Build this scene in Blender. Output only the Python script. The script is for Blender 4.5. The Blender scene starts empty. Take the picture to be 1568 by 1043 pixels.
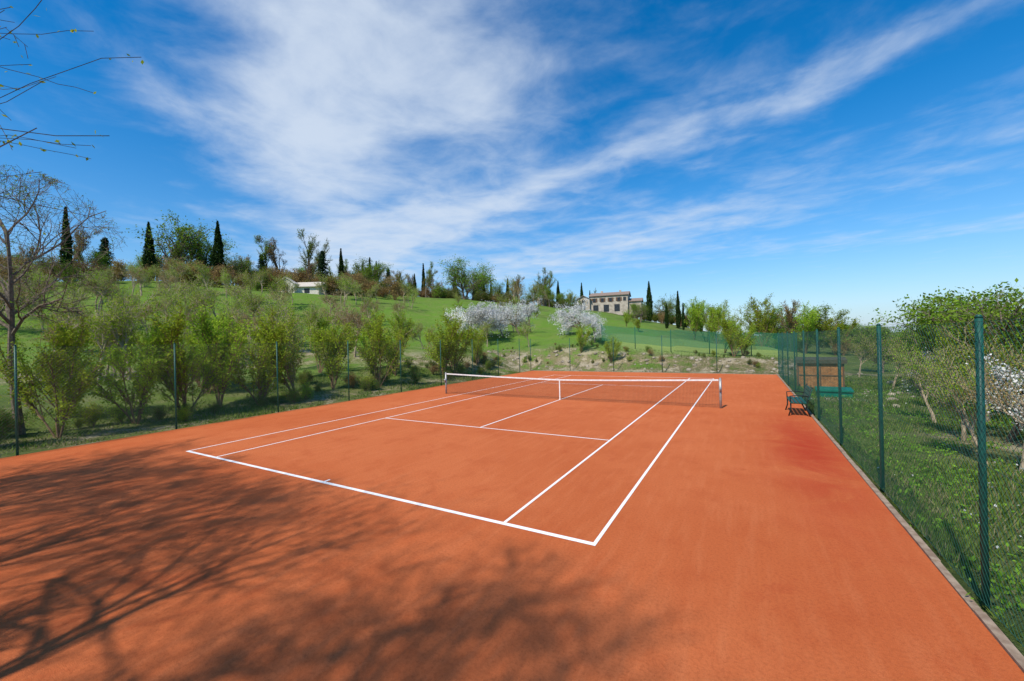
import bpy, math, random
import numpy as np
from mathutils import Vector, Matrix
random.seed(7); rng=np.random.default_rng(7)
sc=bpy.context.scene
SV=(1.727,-5.099)   # survey origin for bearings
def at(b,r):
    t=math.radians(b); return SV[0]+r*math.sin(t), SV[1]+r*math.cos(t)
# ------------------------------------------------------------------ materials
def newmat(name):
    m=bpy.data.materials.new(name); m.use_nodes=True
    nt=m.node_tree; 
    for n in list(nt.nodes): nt.nodes.remove(n)
    out=nt.nodes.new('ShaderNodeOutputMaterial')
    return m,nt,out
def N(nt,t,**k):
    n=nt.nodes.new(t)
    for a,b in k.items(): setattr(n,a,b)
    return n
def L(nt,a,b): nt.links.new(a,b)
def setin(nt,sock,v):
    if isinstance(v,bpy.types.NodeSocket): nt.links.new(v,sock)
    elif v is not None: sock.default_value=v
def math_(nt,op,a,b=None,c=None,clamp=False):
    n=N(nt,'ShaderNodeMath',operation=op,use_clamp=clamp)
    setin(nt,n.inputs[0],a)
    if b is not None: setin(nt,n.inputs[1],b)
    if c is not None: setin(nt,n.inputs[2],c)
    return n.outputs[0]
def mix(nt,f,a,b):
    n=N(nt,'ShaderNodeMix',data_type='RGBA')
    setin(nt,n.inputs[0],f)
    for s,v in ((n.inputs[6],a),(n.inputs[7],b)):
        if isinstance(v,tuple) and len(v)==3: v=v+(1,)
        setin(nt,s,v)
    return n.outputs[2]
def noise(nt,vec,scale,detail=4,rough=.55,dist=0):
    n=N(nt,'ShaderNodeTexNoise'); setin(nt,n.inputs['Vector'],vec)
    n.inputs['Scale'].default_value=scale;n.inputs['Detail'].default_value=detail
    n.inputs['Roughness'].default_value=rough;n.inputs['Distortion'].default_value=dist
    return n.outputs['Fac']
def ramp(nt,f,lo,hi):
    n=N(nt,'ShaderNodeMapRange',interpolation_type='SMOOTHSTEP')
    setin(nt,n.inputs[0],f); n.inputs[1].default_value=lo;n.inputs[2].default_value=hi
    return n.outputs[0]
def pos(nt): return N(nt,'ShaderNodeNewGeometry').outputs['Position']
def ocoord(nt): return N(nt,'ShaderNodeTexCoord').outputs['Object']
def principled(nt,out,col,rough=.8,bump=None,bs=.3,bd=.01,metal=0,spec=.3):
    p=N(nt,'ShaderNodeBsdfPrincipled')
    if isinstance(col,tuple) and len(col)==3: col=col+(1,)
    setin(nt,p.inputs['Base Color'],col); p.inputs['Roughness'].default_value=rough
    p.inputs['Metallic'].default_value=metal
    p.inputs['Specular IOR Level'].default_value=spec
    if bump is not None:
        b=N(nt,'ShaderNodeBump'); setin(nt,b.inputs['Height'],bump)
        b.inputs['Strength'].default_value=bs;b.inputs['Distance'].default_value=bd
        L(nt,b.outputs[0],p.inputs['Normal'])
    L(nt,p.outputs[0],out.inputs[0]); return p
def simple(name,c1,c2,scale=5,rough=.7,bs=.2,metal=0,spec=.3):
    m,nt,out=newmat(name); v=ocoord(nt); f=noise(nt,v,scale,3)
    principled(nt,out,mix(nt,ramp(nt,f,.3,.7),c1,c2),rough,f if bs>.15 else None,bs,.01,metal,spec); return m
def leafmat(name,c1,c2,trans=.35):
    m,nt,out=newmat(name)
    g=N(nt,'ShaderNodeNewGeometry'); oi=N(nt,'ShaderNodeObjectInfo')
    c=mix(nt,g.outputs['Random Per Island'],c1,c2)
    hs=N(nt,'ShaderNodeHueSaturation'); L(nt,c,hs.inputs['Color'])
    v=math_(nt,'MULTIPLY_ADD',oi.outputs['Random'],.5,.75); L(nt,v,hs.inputs['Value'])
    h=math_(nt,'MULTIPLY_ADD',oi.outputs['Random'],.03,.485); L(nt,h,hs.inputs['Hue'])
    d=N(nt,'ShaderNodeBsdfDiffuse');t=N(nt,'ShaderNodeBsdfTranslucent');mx=N(nt,'ShaderNodeMixShader')
    L(nt,hs.outputs[0],d.inputs[0]);L(nt,hs.outputs[0],t.inputs[0]);mx.inputs[0].default_value=trans
    L(nt,d.outputs[0],mx.inputs[1]);L(nt,t.outputs[0],mx.inputs[2]);L(nt,mx.outputs[0],out.inputs[0])
    return m
# clay
def clay_mat():
    m,nt,out=newmat('red_clay'); P=pos(nt)
    big=noise(nt,P,.22,4,.6,.4); med=noise(nt,P,1.3,6,.7,.3); fine=noise(nt,P,30,5,.8); grit=noise(nt,P,150,2,.6)
    mp=N(nt,'ShaderNodeMapping'); L(nt,P,mp.inputs[0]); mp.inputs['Scale'].default_value=(3.2,.35,1)
    brush=noise(nt,mp.outputs[0],2.2,4,.6)
    c=mix(nt,ramp(nt,big,.35,.68),(.54,.128,.038),(.61,.162,.053))
    c=mix(nt,math_(nt,'MULTIPLY',ramp(nt,med,.46,.70),.5),c,(.47,.095,.027))
    c=mix(nt,math_(nt,'MULTIPLY',ramp(nt,brush,.45,.7),.28),c,(.66,.21,.08))
    # damp red strip close to the right fence
    s=N(nt,'ShaderNodeSeparateXYZ'); L(nt,P,s.inputs[0])
    dx=math_(nt,'DIVIDE',math_(nt,'SUBTRACT',s.outputs[0],2.95),.75); dy=math_(nt,'DIVIDE',math_(nt,'SUBTRACT',s.outputs[1],6.6),4.2)
    d2=math_(nt,'ADD',math_(nt,'MULTIPLY',dx,dx),math_(nt,'MULTIPLY',dy,dy))
    g=math_(nt,'POWER',2.718,math_(nt,'MULTIPLY',d2,-1.))
    st=noise(nt,P,.8,6,.7,.8)
    g=math_(nt,'MULTIPLY',g,ramp(nt,st,.22,.58))
    c=mix(nt,math_(nt,'MULTIPLY',g,1.,clamp=True),c,(.44,.045,.017))
    c=mix(nt,math_(nt,'MULTIPLY',ramp(nt,st,.58,.72),.4),c,(.45,.075,.022))
    c=mix(nt,math_(nt,'MULTIPLY',ramp(nt,fine,.42,.70),.5),c,(.33,.062,.019))
    c=mix(nt,math_(nt,'MULTIPLY',ramp(nt,grit,.55,.8),.5),c,(.75,.30,.14))
    h=math_(nt,'ADD',math_(nt,'MULTIPLY',fine,.8),grit)
    principled(nt,out,c,.95,h,.8,.012,spec=.1); return m
def line_mat():
    m,nt,out=newmat('white_line_tape'); P=pos(nt)
    f=ramp(nt,noise(nt,P,9,6,.7),.56,.74)
    c=mix(nt,math_(nt,'MULTIPLY',f,.6),(.86,.83,.78),(.68,.33,.19))
    principled(nt,out,c,.7,None); return m
def ground_mat():
    m,nt,out=newmat('grass_ground'); P=pos(nt)
    at_=N(nt,'ShaderNodeAttribute',attribute_name='mask'); s=N(nt,'ShaderNodeSeparateColor'); L(nt,at_.outputs['Color'],s.inputs[0])
    n1=noise(nt,P,.12,6,.65,.3);n2=noise(nt,P,.8,7,.72);n3=noise(nt,P,9,5,.75)
    c=mix(nt,ramp(nt,n1,.38,.62),(.075,.105,.025),(.12,.165,.03))
    c=mix(nt,ramp(nt,n2,.46,.66),c,(.17,.175,.065))
    c=mix(nt,math_(nt,'MULTIPLY',s.outputs[2],ramp(nt,n1,.2,.55)),c,(.125,.225,.025))      # green field
    c=mix(nt,math_(nt,'MULTIPLY',s.outputs[2],math_(nt,'MULTIPLY',ramp(nt,n2,.44,.64),.55)),c,(.18,.205,.055))
    c=mix(nt,math_(nt,'MULTIPLY',s.outputs[1],.9),c,(.24,.31,.08))       # mown lawn
    c=mix(nt,math_(nt,'MULTIPLY',ramp(nt,n3,.45,.7),.5),c,(.05,.075,.02))
    dirt=mix(nt,ramp(nt,n3,.35,.65),(.30,.225,.13),(.13,.10,.055)); dirt=mix(nt,ramp(nt,n2,.50,.60),dirt,(.42,.34,.235))
    df=math_(nt,'MULTIPLY',s.outputs[0],ramp(nt,n2,.36,.54))
    c=mix(nt,df,c,dirt)
    c=mix(nt,math_(nt,'MULTIPLY',ramp(nt,n1,.60,.68),.5),c,(.22,.17,.09))
    principled(nt,out,c,.95,n3,.8,.1,spec=.1); return m
M={}
M['clay']=clay_mat(); M['line']=line_mat(); M['ground']=ground_mat()
M['concrete']=simple('concrete_kerb',(.22,.15,.10),(.36,.27,.19),9,.9,.5)
M['greenpaint']=simple('green_painted_steel',(.008,.065,.050),(.012,.09,.065),12,.45,.05)
M['wire']=simple('green_coated_wire',(.012,.07,.05),(.02,.10,.07),8,.5,0)
M['bark']=simple('bark_grey',(.11,.085,.06),(.22,.17,.12),12,.9,.1)
M['barkpale']=simple('bark_pale',(.28,.21,.13),(.42,.33,.22),9,.9,.1)
M['barkbrown']=simple('bark_brown',(.15,.09,.05),(.26,.16,.09),9,.9,.1)
M['barkdark']=simple('bark_dark',(.035,.025,.02),(.08,.06,.045),9,.9,.1)
M['l_young']=leafmat('leaf_young',(.22,.33,.022),(.40,.50,.045),.45)
M['l_fresh']=leafmat('leaf_fresh',(.11,.20,.018),(.24,.36,.035),.4)
M['l_mid']=leafmat('leaf_mid',(.06,.12,.015),(.13,.22,.028))
M['l_brown']=leafmat('leaf_brown_buds',(.24,.15,.05),(.38,.28,.10))
M['l_cyp']=leafmat('leaf_cypress',(.014,.034,.010),(.04,.072,.018),.1)
M['l_pine']=leafmat('leaf_pine',(.014,.034,.016),(.04,.07,.03),.1)
M['l_white']=leafmat('blossom_white',(.70,.68,.62),(.88,.87,.84),.3)
M['grass']=leafmat('grass_blade',(.08,.13,.02),(.20,.26,.05))
M['grassdry']=leafmat('grass_dry',(.20,.17,.08),(.32,.28,.14))
M['stone']=simple('stone_wall',(.32,.27,.21),(.50,.43,.34),1.2,.9,.5)
M['rock']=simple('beige_rock',(.24,.20,.14),(.42,.36,.27),3,.95,.8)
M['plaster']=simple('pale_plaster',(.55,.50,.41),(.70,.63,.53),2,.9,.3)
M['roof']=simple('roof_tile',(.20,.14,.11),(.32,.24,.18),6,.85,.5)
M['roofpale']=simple('roof_pale',(.48,.42,.34),(.62,.55,.46),5,.85,.5)
M['glass']=simple('window_dark',(.02,.022,.025),(.04,.045,.05),2,.25,0)
M['shutter']=simple('shutter_brown',(.10,.055,.03),(.15,.08,.045),5,.6,.1)
M['wood']=simple('orange_timber',(.30,.125,.04),(.46,.21,.07),7,.75,.3)
M['shedroof']=simple('brown_felt',(.06,.055,.035),(.10,.085,.055),9,.8,.3)
M['tarp']=simple('green_plastic',(.0,.13,.085),(.005,.19,.12),4,.4,.3)
M['steel']=simple('galvanised_post',(.30,.30,.29),(.42,.42,.40),14,.45,.05,.4)
M['netcord']=simple('net_cord',(.012,.014,.013),(.03,.032,.03),14,.8,0)
M['tape']=simple('net_white_tape',(.62,.60,.58),(.78,.76,.74),14,.7,.1)
M['black']=simple('dark_iron',(.012,.02,.018),(.025,.035,.03),14,.5,.05)
def fabric():
    m,nt,out=newmat('green_shade_fabric'); f=noise(nt,ocoord(nt),1.5,4)
    d=N(nt,'ShaderNodeBsdfDiffuse'); L(nt,mix(nt,f,(.02,.13,.07),(.04,.20,.11)),d.inputs[0]); t=N(nt,'ShaderNodeBsdfTransparent'); mx=N(nt,'ShaderNodeMixShader'); mx.inputs[0].default_value=.5
    L(nt,t.outputs[0],mx.inputs[1]);L(nt,d.outputs[0],mx.inputs[2]);L(nt,mx.outputs[0],out.inputs[0]); return m
M['fabric']=fabric()
# ------------------------------------------------------------------ mesh helpers
def mk(name,verts,faces,mats,mi=None,parent=None,smooth=False,link=True):
    me=bpy.data.meshes.new(name); me.from_pydata([tuple(v) for v in verts] if not isinstance(verts,np.ndarray) else verts.tolist(),[],faces)
    for m in mats: me.materials.append(M[m])
    if mi is not None: me.polygons.foreach_set('material_index',np.array(mi,dtype=np.int32))
    if smooth: me.polygons.foreach_set('use_smooth',np.ones(len(me.polygons),dtype=bool))
    me.update()
    if not link: return me
    o=bpy.data.objects.new(name,me); sc.collection.objects.link(o)
    if parent: o.parent=parent
    return o
def empty(name,loc=(0,0,0),rz=0):
    e=bpy.data.objects.new(name,None); sc.collection.objects.link(e); e.location=loc; e.rotation_euler=(0,0,rz); e.empty_display_size=.3; return e
class B:
    def __init__(s): s.v=[];s.f=[];s.m=[]
    def box(s,x0,x1,y0,y1,z0,z1,m=0):
        n=len(s.v); s.v+=[(x0,y0,z0),(x1,y0,z0),(x1,y1,z0),(x0,y1,z0),(x0,y0,z1),(x1,y0,z1),(x1,y1,z1),(x0,y1,z1)]
        s.f+=[tuple(n+i for i in q) for q in ((0,3,2,1),(4,5,6,7),(0,1,5,4),(1,2,6,5),(2,3,7,6),(3,0,4,7))]; s.m+=[m]*6
    def poly(s,pts,m=0):
        n=len(s.v); s.v+=pts; s.f.append(tuple(range(n,n+len(pts)))); s.m.append(m)
    def tube(s,pts,rad,k=6,m=0,cap=True):
        n0=len(s.v); P=[Vector(p) for p in pts]
        if not hasattr(rad,'__len__'): rad=[rad]*len(P)
        u=None
        for i,p in enumerate(P):
            d=(P[min(i+1,len(P)-1)]-P[max(i-1,0)])
            if d.length<1e-9: d=Vector((0,0,1))
            d.normalize()
            if u is None:
                u=d.orthogonal().normalized()
            else:
                u=u-d*u.dot(d)
                u=u.normalized() if u.length>1e-6 else d.orthogonal().normalized()
            w=d.cross(u)
            for j in range(k):
                a=2*math.pi*j/k; q=p+(u*math.cos(a)+w*math.sin(a))*rad[i]; s.v.append((q.x,q.y,q.z))
        for i in range(len(P)-1):
            for j in range(k):
                a=n0+i*k+j;b=n0+i*k+(j+1)%k; s.f.append((a,b,b+k,a+k)); s.m.append(m)
        if cap:
            s.f.append(tuple(n0+j for j in range(k-1,-1,-1)));s.m.append(m)
            e=n0+(len(P)-1)*k; s.f.append(tuple(e+j for j in range(k)));s.m.append(m)
    def obj(s,name,mats,parent=None,smooth=False): return mk(name,s.v,s.f,mats,s.m,parent,smooth)
# ------------------------------------------------------------------ terrain
CX0,CX1,CY0,CY1=-14.75,3.55,-6.6,27.45
TB=np.array([-180,-140,-100,-80,-67,-50,-37,-25,-17,-7,-3,4,10,20,40,90,180.])
TZ=np.array([0,4,12,14,16,14.7,13,11,9,4.8,2.8,1,.4,-.6,-2,-2,0.])
GR=np.array([0,18,25,45,70,100,140,250,600,1500,4000.])
GZ=np.array([0,.0,.03,.17,.6,1,1.18,1.15,.7,.3,.2])
def hn(x,y,s):  # cheap smooth bumps
    return (np.sin(x*s+1.3)*np.cos(y*s*1.17+.4)+np.sin(x*s*.53-y*s*.71+2.)+.5*np.sin(x*s*2.3+y*s*1.9))/2.5
def H(x,y):
    x=np.asarray(x,float);y=np.asarray(y,float)
    dx=x-SV[0];dy=y-SV[1];r=np.hypot(dx,dy);b=np.degrees(np.arctan2(dx,dy))
    z=np.interp(b,TB,TZ)*np.interp(r,GR,GZ)
    d=np.hypot(np.maximum(np.maximum(CX0-x,x-CX1),0),np.maximum(np.maximum(CY0-y,y-CY1),0))
    t=np.clip((d-.3)/6,0,1);w=t*t*(3-2*t)
    t2=np.clip((y-CY1-.5)/3,0,1)*np.clip((9-x)/5,0,1)*np.clip((x+22)/8,0,1)*np.clip((70-y)/30,0,1); bank=.9*t2*t2*(3-2*t2)
    t3=np.clip((d-.3)/2.5,0,1)
    z=z*w+bank+t3*(.10*hn(x,y,.9)+.25*hn(x,y,.21)*np.clip(d/15,0,1))-.04
    z=z+np.clip(r/100,0,1)**1.0*.5*hn(x,y,.07)*w
    # terraces on the hillside
    z=z+np.where(b<-8,.35*w*np.sin(r*.42+b*.05),0)*np.clip((r-25)/15,0,1)*np.clip((100-r)/30,0,1)
    return z
def Hs(x,y): return float(H(x,y))
def terrain():
    na=540
    rs=[0.6]
    while rs[-1]<3800: rs.append(rs[-1]*1.022+.12 if rs[-1]<150 else rs[-1]*1.06)
    rs=np.array(rs); an=np.linspace(0,2*np.pi,na,endpoint=False)
    R,A=np.meshgrid(rs,an,indexing='ij'); X=SV[0]+R*np.sin(A);Y=SV[1]+R*np.cos(A);Z=H(X,Y)
    V=np.stack([X.ravel(),Y.ravel(),Z.ravel()],1); V=np.vstack([V,[SV[0],SV[1],-.04]])
    nr=len(rs); F=[]
    for i in range(nr-1):
        for j in range(na):
            a=i*na+j;b=i*na+(j+1)%na; F.append((a,a+na,b+na,b))
    c=len(V)-1
    for j in range(na): F.append((c,j,(j+1)%na))
    o=mk('ground',V,F,['ground'],smooth=True)
    x,y=V[:,0],V[:,1]; dx=x-SV[0];dy=y-SV[1];r=np.hypot(dx,dy);b=np.degrees(np.arctan2(dx,dy))
    d=np.hypot(np.maximum(np.maximum(CX0-x,x-CX1),0),np.maximum(np.maximum(CY0-y,y-CY1),0))
    dirt=.9*np.clip((y-CY1)/.6,0,1)*np.clip((CY1+4.8-y)/2,0,1)*np.clip((12-x)/4,0,1)*np.clip((x+30)/6,0,1)
    dirt=np.maximum(dirt,.75*np.clip(1-np.abs(d-1.5)/2.5,0,1)*(x<0))
    strip=np.exp(-((r-36-2*np.sin(b*.2))/3.)**2)*(b<-20)*np.clip((b+90)/10,0,1); dirt=np.maximum(dirt,.85*strip)
    strip=np.exp(-((r-96)/4.)**2)*(b<-48)*(b>-56); dirt=np.maximum(dirt,.8*strip)
    dirt=np.maximum(dirt,.8*np.exp(-((x-6.6)/1.)**2-((y-9)/1.6)**2))
    lawn=np.clip(1-np.abs(b+4)/13,0,1)*6*np.clip((y-31.5)/1,0,1)*np.clip((60-r)/5,0,1); lawn=np.clip(lawn,0,1)
    field=np.clip((r-26)/8,0,1)*np.clip((106-r)/10,0,1)*np.clip((-6-b)/6,0,1)*(b>-100)
    at_=o.data.attributes.new('mask','FLOAT_COLOR','POINT')
    at_.data.foreach_set('color',np.stack([dirt,lawn,field,np.ones_like(r)],1).astype(np.float32).ravel())
terrain()
def rocks():
    rg=np.random.default_rng(17); V=[];F=[]
    for k in range(150):
        if k<110: x=rg.uniform(-20,5);y=rg.uniform(28.1,31.)
        else: x=rg.uniform(4.2,9);y=rg.uniform(14,30)
        s=rg.uniform(.05,.2); z=Hs(x,y); n=len(V); m=6
        for ring,(rr,zz) in enumerate(((1,-.2),(.9,.35),(.5,.7))):
            for j in range(m):
                a=6.283*j/m+rg.uniform(-.2,.2); q=rr*s*rg.uniform(.75,1.25); V.append((x+q*math.cos(a),y+q*math.sin(a),z+zz*s*rg.uniform(.8,1.1)))
        for ring in range(2):
            for j in range(m): a=n+ring*m+j;b=n+ring*m+(j+1)%m; F.append((a,b,b+m,a+m))
        F.append(tuple(n+2*m+j for j in range(m)))
    mk('loose_rocks',V,F,['rock'])
rocks()
# ------------------------------------------------------------------ court
b=B(); b.box(CX0,CX1,CY0,CY1,-.25,0); b.obj('tennis_court_clay',['clay'])
b=B()
def ln(x0,x1,y0,y1): b.poly([(x0,y0,.004),(x1,y0,.004),(x1,y1,.004),(x0,y1,.004)])
CL=23.77
ln(-10.97,0,-.0,.08); ln(-10.97,0,CL-.08,CL)
ln(-.05,0,.08,CL-.08); ln(-10.97,-10.92,.08,CL-.08)
ln(-1.42,-1.37,.08,CL-.08); ln(-9.60,-9.55,.08,CL-.08)
for y in (5.485,18.235): ln(-9.55,-1.42,y,y+.05)
ln(-5.51,-5.46,5.535,18.235)
ln(-5.51,-5.46,.08,.20); ln(-5.51,-5.46,CL-.20,CL-.08)
b.obj('court_line_markings',['line'])
# kerb
b=B()
y=CY0
while y<CY1:
    b.box(CX1+.004,CX1+.08+random.uniform(-.006,.006),y,y+.992,-.2,.02+random.uniform(-.008,.006)); y+=1.0
b.obj('concrete_kerb',['concrete'])
b=B()
x=CX0
while x<CX1: b.box(x,x+.99,CY1+.004,CY1+.12,-.2,.025); x+=1
b.obj('concrete_kerb',['concrete'])
# net
net=empty('tennis_net')
NY=11.885;NL,NR=-11.884,.914
def nz(x):
    t=abs(x+5.485)/6.4; return .914+(1.07-.914)*t**1.3
b=B()
for x in (NL,NR):
    b.tube([(x,NY,-.1),(x,NY,1.09)],.045,12,0); b.tube([(x,NY,1.09),(x,NY,1.12)],[.05,.03],12,0)
    b.box(x-.03,x+.03,NY-.09,NY-.046,.62,.78,0); b.tube([(x,NY-.09,.7),(x,NY-.16,.7),(x,NY-.16,.78)],.01,6,0)
b.obj('net_posts',['steel'],net,True)
b=B()
xs=np.linspace(NL+.06,NR-.06,60)
for i in range(59):
    x0,x1=xs[i],xs[i+1];z0,z1=nz(x0),nz(x1)
    for yy in (NY-.008,NY+.008): b.poly([(x0,yy,z0-.06),(x1,yy,z1-.06),(x1,yy,z1),(x0,yy,z0)])
    b.poly([(x0,NY-.008,z0),(x1,NY-.008,z1),(x1,NY+.008,z1),(x0,NY+.008,z0)])
b.box(-5.51,-5.46,NY-.012,NY-.009,.0,.914); 
b.obj('net_top_band_and_centre_strap',['tape'],net)
b=B()
xs=np.arange(NL+.08,NR-.05,.05)
for x in xs: b.box(x-.002,x+.002,NY-.002,NY+.002,.03,nz(x)-.06)
for k in range(20):
    f=k/20
    xx=np.linspace(NL+.06,NR-.06,16)
    for i in range(15):
        z0=.03+f*(nz(xx[i])-.09);z1=.03+f*(nz(xx[i+1])-.09)
        b.poly([(xx[i],NY-.0025,z0-.002),(xx[i+1],NY-.0025,z1-.002),(xx[i+1],NY-.0025,z1+.002),(xx[i],NY-.0025,z0+.002)])
b.obj('net_mesh',['netcord'],net)
# ------------------------------------------------------------------ chain-link fences
def fence(p0,p1,h,npost,first=0.,wire_r=.00115,pitch=.085,post_r=.03):
    e=empty('chain_link_fence',(p0[0],p0[1],0)); v=Vector((p1[0]-p0[0],p1[1]-p0[1],0)); Ln=v.length; e.rotation_euler=(0,0,math.atan2(v.y,v.x))
    b=B()
    s=first; k=0
    while s<=Ln+.01:
        b.tube([(s,0,-.2),(s,0,h)],post_r,8); b.tube([(s,0,h),(s,0,h+.03)],[post_r*1.15,post_r*.5],8); s+=npost
    b.obj('posts',['greenpaint'],e,True)
    b=B()
    for z in (.06,h*.5,h-.04): b.tube([(0,.035,z),(Ln,.035,z)],.0025,4,0,False)
    b.obj('line_wires',['wire'],e)
    V=[];F=[]
    z0,z1=.05,h-.04; hh=z1-z0
    for sgn in (1,-1):
        s=-hh
        while s<Ln+hh:
            if sgn==1: a0,a1=s,s+hh
            else: a0,a1=s+hh,s
            def zc(a): return z0+(a-a0)/(a1-a0)*hh
            c0=min(max(a0,0),Ln);c1=min(max(a1,0),Ln)
            if abs(c0-c1)>.01:
                A=(c0,zc(c0));C=(c1,zc(c1)); n=len(V);w=wire_r
                yy=.034+.003*sgn
                for q in (A,C):
                    V+=[(q[0],yy+w,q[1]),(q[0]-w*.8*1,yy-w*.6,q[1]+w*.8*sgn),(q[0]+w*.8,yy-w*.6,q[1]-w*.8*sgn)]
                F+=[(n,n+1,n+4,n+3),(n+1,n+2,n+5,n+4),(n+2,n,n+3,n+5)]
            s+=pitch
    mk('wire_mesh',V,F,['wire'],parent=e)
    return e
fence((3.70,-6.7),(3.70,27.6),2.78,3.4,first=.48,wire_r=.0014)
fence((-14.95,27.6),(-14.95,-6.7),2.85,3.47,first=1.95,wire_r=.001,post_r=.026)
fence((-14.95,27.75),(3.70,27.75),2.8,3.73,wire_r=.001,post_r=.026)
fence((-14.95,-6.75),(3.70,-6.75),2.8,3.73)
# green shade screen on a second enclosure behind
def screen():
    e=empty('green_screen_fence'); pts=[(-10.2+i*3.1,33.6+.12*i) for i in range(6)]
    b=B(); c=B()
    for i,(x,y) in enumerate(pts):
        z=Hs(x,y); b.tube([(x,y,z-.2),(x,y,z+2.05)],.035,8)
        if i<len(pts)-1:
            x1,y1=pts[i+1]; n=6
            for k in range(n):
                f0,f1=k/n,(k+1)/n; a=(x+(x1-x)*f0,y+(y1-y)*f0); q=(x+(x1-x)*f1,y+(y1-y)*f1); za,zb=Hs(*a),Hs(*q)
                sa=.06*math.sin(math.pi*f0);sb=.06*math.sin(math.pi*f1)
                c.poly([(a[0],a[1]-.05,za+.5),(q[0],q[1]-.05,zb+.5),(q[0],q[1]-.05,zb+1.95-sb),(a[0],a[1]-.05,za+1.95-sa)])
    b.obj('posts',['greenpaint'],e,True); c.obj('shade_fabric',['fabric'],e)
screen()
# ------------------------------------------------------------------ bench (faces the court)
def bench(x,y,rz,zz=0):
    e=empty('park_bench',(x,y,zz),rz)
    b=B()
    for i in range(4): b.box(-.75,.75,-.22+i*.115,-.22+i*.115+.09,.43,.46)
    b.obj('seat',['greenpaint'],e)
    b=B()
    for i in range(3):
        z=.56+i*.12; y=.26+i*.035; b.poly([(-.75,y,z),(.75,y,z),(.75,y+.03,z+.09),(-.75,y+.03,z+.09)]); b.poly([(-.75,y+.025,z),(-.75,y+.055,z+.09),(.75,y+.055,z+.09),(.75,y+.025,z)])
        b.poly([(-.75,y+.03,z+.09),(.75,y+.03,z+.09),(.75,y+.055,z+.09),(-.75,y+.055,z+.09)]); b.poly([(-.75,y,z),(-.75,y+.025,z),(.75,y+.025,z),(.75,y,z)])
        for sx in (-.75,.75): b.poly([(sx,y,z),(sx,y+.03,z+.09),(sx,y+.055,z+.09),(sx,y+.025,z)])
    b.obj('backrest',['greenpaint'],e)
    for k,sx in enumerate((-.6,.6)):
        b=B(); b.tube([(sx,-.26,0),(sx,-.2,.2),(sx,-.2,.42)],.022,6); b.tube([(sx,.32,0),(sx,.22,.25),(sx,.24,.45),(sx,.38,.95)],.022,6)
        b.tube([(sx,-.22,.415),(sx,.24,.415)],.018,6); b.tube([(sx,-.2,.42),(sx,-.22,.64),(sx,.0,.68),(sx,.28,.64)],.018,6)
        b.obj('leg_%d'%(k+1),['black'],e,True)
bench(3.2,11.7,-math.pi/2)
# ------------------------------------------------------------------ shed and storage box
def shed(x,y,rz):
    z=Hs(x,y); e=empty('garden_shed',(x,y,z-.05),rz); b=B()
    w,d,h=.92,.8,1.45
    n=14
    for i in range(n):
        a=-w+2*w*i/n; b.box(a+.004,a+2*w/n-.004,-d,-d+.03,0,h)
        b.box(a+.004,a+2*w/n-.004,d-.03,d,0,h)
    for i in range(12):
        a=-d+.035+(2*d-.07)*i/12
        for sx in (-w,w-.03): b.box(sx,sx+.03,a+.004,a+(2*d-.07)/12-.004,0,h)
    b.obj('timber_walls',['wood'],e)
    b=B(); b.box(-w+.01,-w+.07,-d-.03,-d-.003,0,h); b.box(w-.07,w-.01,-d-.03,-d-.003,0,h); b.box(-.03,.03,-d-.03,-d-.003,0,h); b.box(-w+.08,-.04,-d-.025,-d-.003,.7,.75); b.box(.04,w-.08,-d-.025,-d-.003,.7,.75)
    b.obj('door_frame',['shutter'],e)
    b=B(); zf=h+.02; rr=.12
    b.poly([(-w-.1,-d-.1,zf),(w+.1,-d-.1,zf),(w+.1,0,zf+rr),(-w-.1,0,zf+rr)]);b.poly([(-w-.1,0,zf+rr),(w+.1,0,zf+rr),(w+.1,d+.1,zf),(-w-.1,d+.1,zf)])
    b.box(-w-.1,w+.1,-d-.13,-d-.103,zf-.16,zf+.02); b.poly([(-w,-d,h),(-w,d,h),(-w,0,h+rr)]); b.poly([(w,-d,h),(w,0,h+rr),(w,d,h)])
    b.obj('roof',['shedroof'],e)
shed(4.95,20.4,math.radians(-4))
def sbox(x,y,rz):
    z=Hs(x,y); e=empty('storage_box',(x,y,z),rz); b=B()
    b.box(-.6,.6,-.3,.3,0,.28); b.obj('body',['tarp'],e)
    b=B(); b.poly([(-.64,-.34,.30),(.64,-.34,.30),(.62,.34,.38),(-.62,.34,.38)]); b.box(-.64,.64,-.365,-.341,.24,.31); b.poly([(-.64,-.34,.30),(-.62,.34,.38),(-.62,.34,.26),(-.64,-.34,.26)]);b.poly([(.64,-.34,.30),(.64,-.34,.26),(.62,.34,.26),(.62,.34,.38)])
    b.obj('lid',['tarp'],e)
sbox(5.0,17.0,math.radians(-3))
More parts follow.
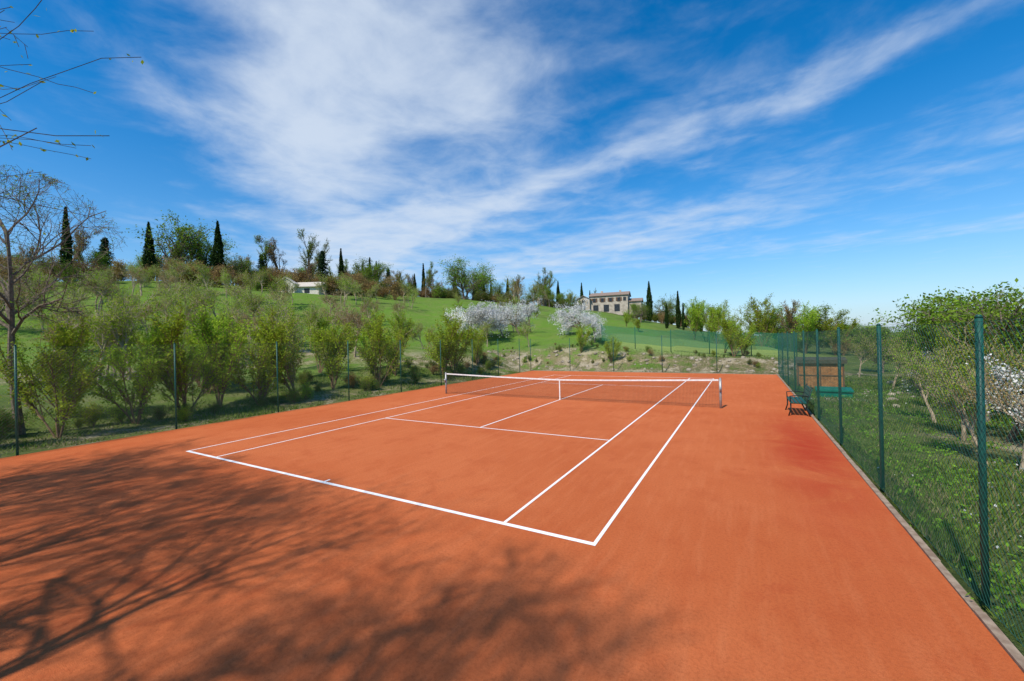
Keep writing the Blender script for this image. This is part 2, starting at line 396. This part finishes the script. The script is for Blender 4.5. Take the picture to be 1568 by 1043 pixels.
# ------------------------------------------------------------------ houses
def gable(b,x0,x1,y0,y1,z0,z1,rise,mw=0,mr=1,ov=.4,axis='x'):
    b.box(x0,x1,y0,y1,z0,z1,mw)
    t=.15
    if axis=='x':
        ym=(y0+y1)/2
        b.poly([(x0,y0,z1+.003),(x0,ym,z1+rise),(x0,y1,z1+.003)],mw); b.poly([(x1,y0,z1+.003),(x1,y1,z1+.003),(x1,ym,z1+rise)],mw)
        s=rise/(ym-y0)
        for yy in (y0-ov,y1+ov):
            ze=z1-ov*s+.02
            b.poly([(x0-ov,yy,ze),(x1+ov,yy,ze),(x1+ov,ym,z1+rise+.02),(x0-ov,ym,z1+rise+.02)],mr)
            b.poly([(x0-ov,yy,ze+t),(x1+ov,yy,ze+t),(x1+ov,ym,z1+rise+.02+t),(x0-ov,ym,z1+rise+.02+t)],mr)
            b.poly([(x0-ov,yy,ze),(x1+ov,yy,ze),(x1+ov,yy,ze+t),(x0-ov,yy,ze+t)],mr)
            for xx in (x0-ov,x1+ov): b.poly([(xx,yy,ze),(xx,yy,ze+t),(xx,ym,z1+rise+.02+t),(xx,ym,z1+rise+.02)],mr)
    else:
        xm=(x0+x1)/2
        b.poly([(x0,y0,z1+.003),(x1,y0,z1+.003),(xm,y0,z1+rise)],mw); b.poly([(x0,y1,z1+.003),(xm,y1,z1+rise),(x1,y1,z1+.003)],mw)
        s=rise/(xm-x0)
        for xx in (x0-ov,x1+ov):
            ze=z1-ov*s+.02
            b.poly([(xx,y0-ov,ze),(xx,y1+ov,ze),(xm,y1+ov,z1+rise+.02),(xm,y0-ov,z1+rise+.02)],mr)
            b.poly([(xx,y0-ov,ze+t),(xx,y1+ov,ze+t),(xm,y1+ov,z1+rise+.02+t),(xm,y0-ov,z1+rise+.02+t)],mr)
            b.poly([(xx,y0-ov,ze),(xx,y1+ov,ze),(xx,y1+ov,ze+t),(xx,y0-ov,ze+t)],mr)
            for yy in (y0-ov,y1+ov): b.poly([(xx,yy,ze),(xx,yy,ze+t),(xm,yy,z1+rise+.02+t),(xm,yy,z1+rise+.02)],mr)
def house():
    x,y=at(-16.3,113); z=Hs(x,y); e=empty('stone_farmhouse',(x,y,z-.3),math.radians(16.6-8)); e.scale=(.8,.8,.8)
    b=B(); gable(b,-5,7,-4,4,-1,5.6,1.2); gable(b,-9,-5.01,-5,3,-1,4.7,1.1,axis='y'); gable(b,7.02,11,-3,3,-1,3.4,1.0)
    b.box(-2.2,-1.5,.5,1.2,6.5,7.6,0); b.box(4,4.6,-.5,.2,6.5,7.5,0)
    b.obj('walls_and_roof',['stone','roof'],e)
    b=B()
    for wx in (-3.6,-1,1.6,4.2,6.0): 
        b.box(wx-.45,wx+.45,-4.03,-4.004,3.6,4.8,0)
    for wx in (-3.2,.2,3.6): b.box(wx-.85,wx+.85,-4.03,-4.004,.3,2.6,0)
    for wz in (1,3.3): b.box(-7.5,-6.6,-5.03,-5.004,wz,wz+1.2,0)
    b.box(8.4,9.4,-3.03,-3.004,.3,2.3,0)
    b.obj('windows_and_doors',['glass'],e)
    b=B()
    for wx in (-3.6,-1,1.6,4.2):
        for s in (-1,1): b.box(wx+s*.7-.22,wx+s*.7+.22,-4.06,-4.006,3.6,4.8)
        b.box(wx-.55,wx+.55,-4.08,-4.004,3.46,3.58)
    b.obj('shutters_and_sills',['shutter'],e)
    x,y=at(-55.4,92); z=Hs(x,y); e=empty('stone_barn',(x,y,z-.7),math.radians(55-25))
    b=B(); gable(b,-6,3,-3,3,-1,1.7,1.1,mw=0,mr=1); gable(b,-4.4,-1.2,-4,-3.02,-1,2.2,1.1,axis='y',ov=.25); b.obj('walls_and_roof',['plaster','roofpale'],e)
    b=B(); b.box(-3.2,-2.4,-4.03,-4.004,.3,1.9); b.box(.2,1.2,-3.03,-3.004,.4,1.3); b.obj('windows',['glass'],e)
house()
# ------------------------------------------------------------------ trees
def leaves(C,size,rg,up=0.,aspect=.55):
    n=len(C); C=np.asarray(C)
    a=rg.normal(size=(n,3)); a[:,2]+=up; a/=np.linalg.norm(a,axis=1)[:,None]
    q=rg.normal(size=(n,3)); c=np.cross(a,q); c/=np.linalg.norm(c,axis=1)[:,None]
    s=size*rg.uniform(.6,1.4,size=(n,1))
    V=np.empty((n,4,3)); V[:,0]=C-a*s*.5; V[:,1]=C+c*s*aspect*.5; V[:,2]=C+a*s*.5; V[:,3]=C-c*s*aspect*.5
    return V.reshape(-1,3)
def combine(name,b,C,size,mats,seed,up=0,aspect=.55,link=False):
    rg=np.random.default_rng(seed)
    V=[np.array(b.v,float).reshape(-1,3)];F=list(b.f);mi=list(b.m);n=len(b.v)
    LV=leaves(C,size,rg,up,aspect); V.append(LV); k=len(C)
    idx=(np.arange(k*4).reshape(k,4)+n).tolist(); F+=[tuple(t) for t in idx]; mi+=[1]*k
    return mk(name,np.vstack(V),F,mats,mi,link=link)
def grow(seed,h,tr,nb,lv,spread,upr,trunk_frac=.35,stems=1,len_f=.62,wob=.16,sides=(7,5,4,3,3),child=None,lean=(0,0),rmin=.0025,rf=.62,crown=None):
    R=random.Random(seed); b=B(); tips=[]
    def inside(q):
        if crown is None: return True
        cx,cy,cz,rx,rz=crown
        return ((q.x-cx)/rx)**2+((q.y-cy)/rx)**2+((q.z-cz)/rz)**2<1
    def br(p,d,ln_,r,l):
        ns=5 if l==0 else (4 if l<3 else 3)
        if crown and l>0: ns+=2
        ww=wob*(.35 if (crown and l==0) else 1.)
        pts=[p.copy()];rad=[r]; q=p.copy(); dd=d.copy()
        for i in range(ns):
            dd=(dd+Vector((R.gauss(0,ww),R.gauss(0,ww),R.gauss(0,ww)+upr*(.12 if l else .05)))).normalized()
            q=q+dd*(ln_/ns)
            if l and i>0 and not inside(q): break
            pts.append(q.copy()); rad.append(max(r*(1-.72*(i+1)/ns),rmin))
        ns=len(pts)-1
        if ns<1: return
        b.tube(pts,rad,sides[min(l,4)],0,False)
        if l>=lv-1:
            for i in range(len(pts)-1):
                for t in (0.25,.75): tips.append(tuple(pts[i].lerp(pts[i+1],t)))
            tips.append(tuple(pts[-1]))
        if l<lv:
            n=child[l] if child else nb
            for k in range(n):
                f=R.uniform(trunk_frac,1.) if l==0 else R.uniform(.2,1.)
                s=f*ns; i=min(int(s),ns-1); pp=pts[i].lerp(pts[i+1],s-i)
                base=(pts[i+1]-pts[i]).normalized(); o=base.orthogonal().normalized()
                o.rotate(Matrix.Rotation(R.uniform(0,2*math.pi),3,base))
                sp=spread*R.uniform(.7,1.25); nd=(base*math.cos(sp)+o*math.sin(sp)).normalized()
                br(pp,nd,ln_*len_f*R.uniform(.65,1.15)*(1.15-.45*f if l==0 else 1),max(rad[i]*rf,rmin),l+1)
    for s in range(stems):
        a=R.uniform(0,6.28);t=R.uniform(.08,.4) if stems>1 else .03
        d=Vector((math.cos(a)*math.sin(t)+lean[0],math.sin(a)*math.sin(t)+lean[1],math.cos(t))).normalized()
        br(Vector((0,0,-.15)),d,h*R.uniform(.75,1.) if stems>1 else h,tr,0)
    return b,np.array(tips)
def spray(T,n,sig,rg):
    T=T[rg.integers(0,len(T),n)]; return T+rg.normal(size=(n,3))*sig
V={}
rg=np.random.default_rng(3)
fg=[]
for s,ln_,rm,cr in ((12,(0,.10),.004,3.3),(13,(0,.12),.005,3.3)):
    b,T=grow(s,6.4,.12,6,4,.85,.2,trunk_frac=.38,len_f=.62,wob=.17,child=[14,6,6,4],lean=ln_,rmin=rm,rf=.58,crown=(ln_[0]*6,ln_[1]*6+.2,5.6,cr,2.9))
    C=spray(T,5500,.035,rg); fg.append(combine('budding_tree',b,C,.045,['bark','l_fresh'],s))
V['fg']=fg
b,T=grow(11,5.4,.10,6,4,.95,.05,trunk_frac=.48,len_f=.74,wob=.15,child=[17,5,5,2],lean=(.03,.15),rmin=.0028,rf=.52,crown=(.15,.98,5.1,2.9,2.5))
C=spray(T,6500,.016,rg); V['near']=[combine('budding_tree',b,C,.042,['bark','l_young'],11)]
L1=[]
for s in (21,22,23,24,25):
    b,T=grow(s,2.7,.026,4,2,.42,.6,stems=6,trunk_frac=.2,child=[11,6,0],len_f=.42,wob=.09,rmin=.004)
    C=spray(T,6000,.065,rg); L1.append(combine('young_tree',b,C,.072,['barkbrown','l_young'],s))
V['young']=L1
L2=[]
for s in (31,32,33,34):
    b,T=grow(s,3.3,.10,4,3,.7,.4,stems=1,trunk_frac=.4,child=[10,7,5],len_f=.6,wob=.13,rmin=.007)
    C=spray(T,2600,.08,rg); L2.append(combine('orchard_tree',b,C,.085,['barkpale','l_brown' if s<32 else 'l_young'],s))
V['orch']=L2
L3=[]
for s in (41,42,43,44):
    b,T=grow(s,5.5,.16,5,3,.8,.2,stems=1 if s<43 else 3,trunk_frac=.25,child=[11,7,5],len_f=.58,wob=.14)
    C=spray(T,4200,.2,rg); L3.append(combine('leafy_tree',b,C,.18,['bark','l_fresh'],s))
V['green']=L3
L4=[]
for s in (51,52,53):
    b,T=grow(s,8,.15,5,3,.5,.5,stems=1,trunk_frac=.2,child=[14,7,5],len_f=.40,wob=.07,rmin=.015)
    C=spray(T,2400,.15,rg); L4.append(combine('tall_bare_tree',b,C,.15,['bark','l_brown' if s==52 else 'l_fresh'],s))
V['tall']=L4
L5=[]
for s in (61,62):
    b,T=grow(s,3.4,.08,5,3,.85,.25,trunk_frac=.25,child=[8,5,3],len_f=.6,stems=2,rmin=.004)
    C=spray(T,6500,.12,rg); L5.append(combine('blossom_tree',b,C,.11,['bark','l_white'],s))
V['white']=L5
L6=[]
for s,mt in ((71,'l_fresh'),(72,'l_brown'),(73,'l_mid'),(74,'l_brown'),(75,'l_young')):
    b,T=grow(s,1.9,.03,5,2,.7,.3,trunk_frac=.1,child=[9,6],len_f=.55,stems=7,rmin=.006)
    C=spray(T,2200,.13,rg); L6.append(combine('shrub',b,C,.11,['barkbrown',mt],s))
V['shrub']=L6
def cyp(seed,h,w,key='l_cyp',n=3600,sz=.4):
    rg=np.random.default_rng(seed); b=B(); b.tube([(0,0,-.2),(0,0,h*.5),(0,0,h*.95)],[.14,.09,.02],6,0)
    t=rg.uniform(0.03,1,n); prof=np.where(t<.25,(.55+.45*t/.25),(1-((t-.25)/.75)**1.7))*w
    a=rg.uniform(0,2*np.pi,n); lump=1+.18*np.sin(a*3+t*14)+.12*np.sin(a*5-t*23)
    r=prof*lump*np.sqrt(rg.uniform(.35,1.05,n)); C=np.stack([r*np.cos(a),r*np.sin(a),t*h],1)
    return combine('cypress_tree',b,C,sz,['barkdark',key],seed,up=1.5,aspect=.4)
V['cyp']=[cyp(81,10,.62),cyp(82,10,.78),cyp(83,10,.52)]
def pine(seed,h,w):
    rg=np.random.default_rng(seed); b=B(); b.tube([(0,0,-.2),(0,0,h*.97)],[.16,.02],6,0); C=[]
    for i in range(60):
        t=.1+.88*i/60; a=i*2.4; ln_=w*(1-t)**.8*rg.uniform(.7,1.15); 
        e=(ln_*math.cos(a),ln_*math.sin(a),t*h-.15*ln_); b.tube([(0,0,t*h),e],[.03,.01],3,0,False)
        for k in range(60):
            f=rg.uniform(.1,1); C.append((e[0]*f+rg.normal()*.16,e[1]*f+rg.normal()*.16,t*h+(e[2]-t*h)*f+rg.normal()*.12))
    return combine('pine_tree',b,np.array(C),.28,['barkdark','l_pine'],seed,up=.3)
V['pine']=[pine(91,8,2.4)]
def hgt(me): 
    a=np.empty(len(me.vertices)*3,dtype=np.float32); me.vertices.foreach_get('co',a); return float(np.percentile(a[2::3],99.7))
HG={me.name:hgt(me) for l in V.values() for me in l}
def put(kind,x,y,h,name=None,i=None,parent=None,rot=None,sx=1.,sink=0):
    me=V[kind][i if i is not None else random.randrange(len(V[kind]))]
    o=bpy.data.objects.new(name or me.name.split('.')[0],me); sc.collection.objects.link(o)
    s=h/HG[me.name] if h else 1.; o.scale=(s*sx,s*sx,s); o.location=(x,y,Hs(x,y)-sink); o.rotation_euler=(0,0,random.uniform(0,6.28) if rot is None else rot)
    if parent: o.parent=parent
    return o
def pb(kind,b,r,h,**k):
    x,y=at(b,r); return put(kind,x,y,h,**k)
# budding trees just outside the near end of the court (they throw the branch shadows)
put('near',-3.7,-6.98,None,i=0,rot=0)
put('fg',-12.4,-7.7,8.4,i=0,rot=0)
put('fg',-7.2,-8.6,8.4,i=1,rot=0)
put('fg',-.6,-9.4,8.6,i=1,rot=.6)
put('fg',-9.9,-8.6,8.4,i=1,rot=.3)
put('fg',-18.4,-1.4,8.6,i=0,rot=2.)
# young trees along the left fence
yl=[(-17.2,-3.6,3.4),(-17.0,-.9,3.7),(-17.6,1.2,3.9),(-17.4,2.6,4.2),(-18.2,4.2,4.4),(-17.6,5.6,4.0),(-17.6,7.3,4.2),(-18.4,10,3.8),(-17.6,12.6,4.2),(-18.8,15.2,3.4),(-17.4,18.6,4.4),(-17.6,19.9,4.8),(-18.2,24,3.4),(-17.4,-6.5,3.8),(-20,0,3.6),(-21,5,3.8)]
for x,y,h in yl: put('young',x,y,h)
e=empty('shrub_row')
for k in range(70):
    y=random.uniform(-7,27); x=-16.2-random.random()*4
    put('shrub',x,y,random.uniform(.4,1.0),name='shrub_part',parent=e,i=random.choice([0,2,4,2,1]))
# orchard on the hillside
def clear_barn(bb,r): return -57.5<bb<-53.5 and r<92
k=0
while k<90:
    bb=random.uniform(-84,-44); r=27+62*random.random()**.9
    if clear_barn(bb,r) and r>45: continue
    pb('orch',bb,r,random.uniform(3.6,5.2)); k+=1
for k in range(14): pb('orch',random.uniform(-44,-26),random.uniform(38,80),random.uniform(2.5,4.))
for k in range(14): pb('young',random.uniform(-82,-44),random.uniform(26,45),random.uniform(2.5,3.8))
for k in range(6): pb('young',random.uniform(-42,-12),random.uniform(45,75),random.uniform(1.8,2.6))
# hedge / brush mass on the ridge
e=empty('hillside_brush')
for k in range(190):
    bb=random.uniform(-88,-44); r=random.uniform(88,108)
    if -57.5<bb<-53.5 and r<94: continue
    pb('shrub',bb,r,random.uniform(2.,4.6),name='brush_part',parent=e,i=random.choice([1,3,1,3,0,2]))
for k in range(170):
    bb=random.uniform(-46,-5); r=random.uniform(100,140)
    if bb>-26: r=random.uniform(119,140)
    pb('shrub',bb,r,random.uniform(2.,4.),name='brush_part',parent=e,i=random.choice([1,2,2,0,2]))
e=empty('far_bank_shrubs')
for k in range(46):
    x=random.uniform(-22,5);y=random.uniform(29.,33); put('shrub',x,y,random.uniform(.2,.6),name='shrub_part',parent=e,i=random.choice([1,0,4,0,2]))
e=empty('distant_tree_row')
for k in range(90):
    bb=random.uniform(-84,-10); r=random.uniform(98,130); kind=random.choice(['tall','tall','orch','green'])
    if bb>-24: r=random.uniform(124,138)
    pb(kind,bb,r,{'tall':8.5,'orch':6.5,'green':6}[kind]*random.uniform(.7,1.15)*(.85 if bb>-24 else 1),name='tree_part',parent=e)
# cypresses (bearing, distance, height)
for bb,r,h in [(-76.6,95,12),(-70.7,105,11.5),(-64.8,100,12.5),(-51.8,105,10),(-48.3,118,10),(-47.5,120,9.5),(-49.2,122,9),(-41.4,120,10.5),(-42.6,125,8),(-37.2,120,9),(-33.2,120,8),(-32.2,125,7.5),(-29.9,125,8.5),(-31,120,6),(-34.5,128,7),(-22.9,130,9),(-19.7,138,10),(-18.6,140,8),(-15.5,142,7.5),(-14.2,142,7),(-10.9,120,11),(-8.8,80,4.6),(-7.4,95,8),(-6.8,90,5.5),(-66.5,108,9),(-24.5,128,7),(-2.2,120,6),(-1.6,118,5),(-12.6,122,6),(-12.0,124,5)]:
    pb('cyp',bb,r,h)
pb('pine',-54,98,8.5);pb('pine',-74,110,9);pb('pine',-46,122,8);pb('pine',-60.6,104,7)
for bb,r,h,k in [(-69,104,13,'green'),(-67.6,106,12,'tall'),(-66,108,10,'green'),(-60,105,11,'tall'),(-58.5,104,11,'tall'),(-55.6,104,13,'tall'),(-54.8,106,12,'tall'),(-50,118,10,'green'),(-36,116,12,'green'),(-34.9,118,11,'green'),(-25.3,110,10,'tall'),(-24.9,112,9,'tall'),(-9.5,125,8,'green'),(-6,120,7,'green'),(-4.6,118,6,'tall'),(-12.8,108,4,'green'),(-19.6,110,3.,'green')]:
    pb(k,bb,r,h)
# blossom
for bb,r,h in [(-35,50,3.6),(-32.6,50,4.2),(-30.6,50,4.0),(-28.4,52,4.2),(-26.8,54,4.4),(-19.6,47,4.2),(-18.1,45,3.6)]:
    pb('white',bb,r,h)
for bb,r,h in [(20.6,15.5,2.0),(16.5,24,2.2)]: pb('white',bb,r,h)
# trees beyond the far end
for bb,r,h,k in [(-5.6,62,5.6,'young'),(-4.2,66,6.,'young'),(-3.0,60,5.2,'young'),(-1.2,37,3.2,'young'),(-.2,37.5,3.0,'young'),(-2.2,42,3.4,'young'),(1.8,60,6.5,'young'),(3.2,62,5.5,'green'),(4.6,60,6,'tall'),(6.0,58,5.6,'young'),(7.2,60,5.6,'green'),(8.6,58,5,'young'),(-20,38,2.6,'young'),(-16,36,2.2,'young'),(-12,90,4,'green'),(-3.5,75,6,'green'),(2.5,75,6,'green'),(5,80,6,'green')]:
    pb(k,bb,r,h)
# right side orchard
for bb,r,h,k in [(17.6,26,3.9,'green'),(18.8,25,4.1,'green'),(20.4,22,4.0,'green'),(21.8,20,4.0,'green'),(16,31,3.4,'green'),(12.5,38,3.2,'green'),(16.2,17,2.3,'orch'),(18,15,2.4,'orch'),(19.6,18,2.8,'orch'),(13.2,27,2.4,'orch'),(21.4,12,2.3,'orch'),(17.3,20,2.5,'young'),(15.4,24,2.3,'orch'),(25,16,3.2,'orch'),(24,22,4,'green'),(28,12,3,'orch'),(10.6,33,2.6,'orch'),(19.4,12.5,2.2,'orch')]:
    pb(k,bb,r,h)
e=empty('distant_trees')
for k in range(120):
    bb=random.uniform(2,34); r=random.uniform(110,420); pb('green',bb,r,random.uniform(3.5,6.5),name='tree_part',parent=e,sx=1.5)
for k in range(40):
    bb=random.uniform(3,30); r=random.uniform(50,90); pb(random.choice(['shrub','green']),bb,r,random.uniform(1.2,2.4),name='tree_part',parent=e,sx=1.3)
# ------------------------------------------------------------------ grass
def grass():
    n=150000; rg=np.random.default_rng(5)
    x=3.72+rg.random(n)**1.6*13; y=-4+rg.random(n)**1.3*32
    n2=50000; x2=-15.1-rg.random(n2)**1.4*7; y2=-8+rg.random(n2)*35
    n3=5000; x3=-15+rg.random(n3)*20; y3=27.7+rg.random(n3)*7
    X=np.concatenate([x,x2,x3]);Y=np.concatenate([y,y2,y3])
    cl=hn(X,Y,1.7)+hn(X,Y,.6)+.6*hn(X,Y,4.3); keep=cl>-.2+rg.normal(size=len(X))*.25; keep&=~(np.exp(-((X-6.6)/1.)**2-((Y-9)/1.6)**2)>.5); X=X[keep];Y=Y[keep]; n=len(X); Z=H(X,Y)
    h=rg.uniform(.03,.13,n)*(1+.8*hn(X,Y,1.1)); a=rg.uniform(0,6.28,n); w=.005+.004*rg.random(n); w=w*(1+ (np.hypot(X-SV[0],Y-SV[1])/12))
    lx=rg.normal(size=n)*.05;ly=rg.normal(size=n)*.05
    Vt=np.empty((n,3,3)); Vt[:,0]=np.stack([X-np.cos(a)*w,Y-np.sin(a)*w,Z-.01],1);Vt[:,1]=np.stack([X+np.cos(a)*w,Y+np.sin(a)*w,Z-.01],1);Vt[:,2]=np.stack([X+lx,Y+ly,Z+h],1)
    dry=(rg.random(n)<.12+.3*np.clip(hn(X,Y,.8),0,1)).astype(int)
    mk('grass',Vt.reshape(-1,3),np.arange(n*3).reshape(n,3).tolist(),['grass','grassdry'],dry)
    n=2600; X=3.9+rg.random(n)*10;Y=-2+rg.random(n)*28; k=(hn(X,Y,.8)>.15); X=X[k];Y=Y[k]
    C=np.stack([X,Y,H(X,Y)+.09+rg.random(len(X))*.05],1); LV=leaves(C,.03,rg,0,1.)
    mk('daisy_flowers',LV,np.arange(len(C)*4).reshape(-1,4).tolist(),['l_white'])
    # broad-leaved weeds in clumps
    nc=420; cx=3.9+rg.random(nc)**1.4*9; cy=-3+rg.random(nc)*26; P=[]
    for i in range(nc):
        m_=rg.integers(18,45); P.append(np.stack([cx[i]+rg.normal(size=m_)*.12,cy[i]+rg.normal(size=m_)*.12,np.zeros(m_)],1))
    P=np.vstack(P); P[:,2]=H(P[:,0],P[:,1])+rg.random(len(P))*.15; LV=leaves(P,.06,rg,.4,.5)
    mk('meadow_weeds',LV,np.arange(len(P)*4).reshape(-1,4).tolist(),['l_fresh'])
grass()
# ------------------------------------------------------------------ sky and sun
SB=190.;SE=51.
w=bpy.data.worlds.new('World'); sc.world=w; w.use_nodes=True; nt=w.node_tree
for n in list(nt.nodes): nt.nodes.remove(n)
out=N(nt,'ShaderNodeOutputWorld'); bg=N(nt,'ShaderNodeBackground'); L(nt,bg.outputs[0],out.inputs[0]); bg.inputs[1].default_value=.115
sky=N(nt,'ShaderNodeTexSky',sky_type='NISHITA'); sky.sun_disc=False; sky.sun_elevation=math.radians(SE); sky.sun_rotation=math.radians(SB)
sky.air_density=1.0; sky.dust_density=.4; sky.ozone_density=3.0
tc=N(nt,'ShaderNodeTexCoord').outputs['Generated']; s=N(nt,'ShaderNodeSeparateXYZ'); L(nt,tc,s.inputs[0])
zc=math_(nt,'MAXIMUM',math_(nt,'ADD',s.outputs[2],.0),.03)
px=math_(nt,'DIVIDE',s.outputs[0],zc);py=math_(nt,'DIVIDE',s.outputs[1],zc)
cb=N(nt,'ShaderNodeCombineXYZ'); L(nt,px,cb.inputs[0]);L(nt,py,cb.inputs[1]); PP=cb.outputs[0]
def rotmap(ang,sx,sy,loc=(0,0,0)):
    r=N(nt,'ShaderNodeMapping'); L(nt,PP,r.inputs[0]); r.inputs['Rotation'].default_value=(0,0,math.radians(ang)); 
    r2=N(nt,'ShaderNodeMapping'); L(nt,r.outputs[0],r2.inputs[0]); r2.inputs['Scale'].default_value=(sx,sy,1); r2.inputs['Location'].default_value=loc
    return r2.outputs[0]
n_str=noise(nt,rotmap(17,.9,1.9),1.3,7,.55,.5)
n_puf=noise(nt,PP,2.6,9,.6,.35)
n_big=noise(nt,PP,.9,4,.55,.4)
wv=N(nt,'ShaderNodeTexNoise'); L(nt,PP,wv.inputs[0]); wv.inputs['Scale'].default_value=1.6; wv.inputs['Detail'].default_value=6
ws=N(nt,'ShaderNodeSeparateColor'); L(nt,wv.outputs['Color'],ws.inputs[0])
wx=math_(nt,'ADD',px,math_(nt,'MULTIPLY',math_(nt,'SUBTRACT',ws.outputs[0],.5),.8)); wy=math_(nt,'ADD',py,math_(nt,'MULTIPLY',math_(nt,'SUBTRACT',ws.outputs[1],.5),.8))
def G(cx,cy,ang,sx,sy,amp):
    c,s_=math.cos(math.radians(ang)),math.sin(math.radians(ang))
    dx=math_(nt,'SUBTRACT',wx,cx);dy=math_(nt,'SUBTRACT',wy,cy)
    u=math_(nt,'DIVIDE',math_(nt,'ADD',math_(nt,'MULTIPLY',dx,c),math_(nt,'MULTIPLY',dy,s_)),sx)
    v=math_(nt,'DIVIDE',math_(nt,'SUBTRACT',math_(nt,'MULTIPLY',dy,c),math_(nt,'MULTIPLY',dx,s_)),sy)
    q=math_(nt,'ADD',math_(nt,'POWER',math_(nt,'ABSOLUTE',u),2),math_(nt,'POWER',math_(nt,'ABSOLUTE',v),2))
    return math_(nt,'MULTIPLY',math_(nt,'POWER',2.718,math_(nt,'MULTIPLY',q,-1)),amp)
gs=[G(-1.2,.95,-20,.48,.32,.85),G(-1.8,1.3,-24,.95,.42,1.05),G(-.98,1.42,10,.38,.3,.7),G(-.9,2.42,-17,1.7,.18,.45),G(.3,2.0,-17,.6,.08,.36),G(-2.4,2.6,-20,1.8,.6,.8),G(1.0,5.7,0,3.2,.5,.4),G(-4.5,3.6,-30,2.2,1.2,.85),G(-1.8,4.6,-25,3.2,.9,.75)]
tot=gs[0]
for g in gs[1:]: tot=math_(nt,'ADD',tot,g)
tot=math_(nt,'MINIMUM',tot,1.0)
tex=math_(nt,'ADD',math_(nt,'MULTIPLY',math_(nt,'SUBTRACT',n_str,.5),.7),math_(nt,'ADD',math_(nt,'MULTIPLY',math_(nt,'SUBTRACT',n_puf,.5),1.2),math_(nt,'MULTIPLY',math_(nt,'SUBTRACT',n_big,.5),.5)))
dens=ramp(nt,math_(nt,'ADD',tot,tex),.02,1.3)
haze=math_(nt,'POWER',math_(nt,'SUBTRACT',1.,math_(nt,'MAXIMUM',s.outputs[2],0.)),5.)
hs=N(nt,'ShaderNodeHueSaturation'); L(nt,sky.outputs[0],hs.inputs['Color']); hs.inputs['Saturation'].default_value=1.48; hs.inputs['Value'].default_value=1.45
base=mix(nt,math_(nt,'MULTIPLY',haze,.72),hs.outputs[0],(2.6,4.4,7.1))
fin=mix(nt,math_(nt,'MULTIPLY',dens,.86),base,(6.0,6.8,7.9))
L(nt,fin,bg.inputs[0])
sun=bpy.data.lights.new('sun','SUN'); sun.energy=4.8; sun.angle=math.radians(1.0); sun.color=(1,.95,.86)
so=bpy.data.objects.new('sun',sun); sc.collection.objects.link(so)
t=math.radians(SB);d=Vector((math.sin(t)*math.cos(math.radians(SE)),math.cos(t)*math.cos(math.radians(SE)),math.sin(math.radians(SE))))
so.rotation_euler=d.to_track_quat('Z','Y').to_euler()
# ------------------------------------------------------------------ camera
cam=bpy.data.cameras.new('camera'); co=bpy.data.objects.new('camera',cam); sc.collection.objects.link(co)
yaw,pit,rol=-.5142,.0015,-.0239
f=Vector((math.sin(yaw)*math.cos(pit),math.cos(yaw)*math.cos(pit),math.sin(pit))); r=Vector((math.cos(yaw),-math.sin(yaw),0)); u=r.cross(f)
a=r*math.cos(rol)+u*math.sin(rol); bb=-r*math.sin(rol)+u*math.cos(rol)
co.matrix_world=Matrix(((a.x,bb.x,-f.x,1.7269),(a.y,bb.y,-f.y,-5.0991),(a.z,bb.z,-f.z,2.6601),(0,0,0,1)))
cam.sensor_width=36; cam.lens=630/1568*36; cam.clip_start=.05; cam.clip_end=9000
sc.camera=co
sc.view_settings.view_transform='Standard'; sc.view_settings.look='None'; sc.view_settings.exposure=0
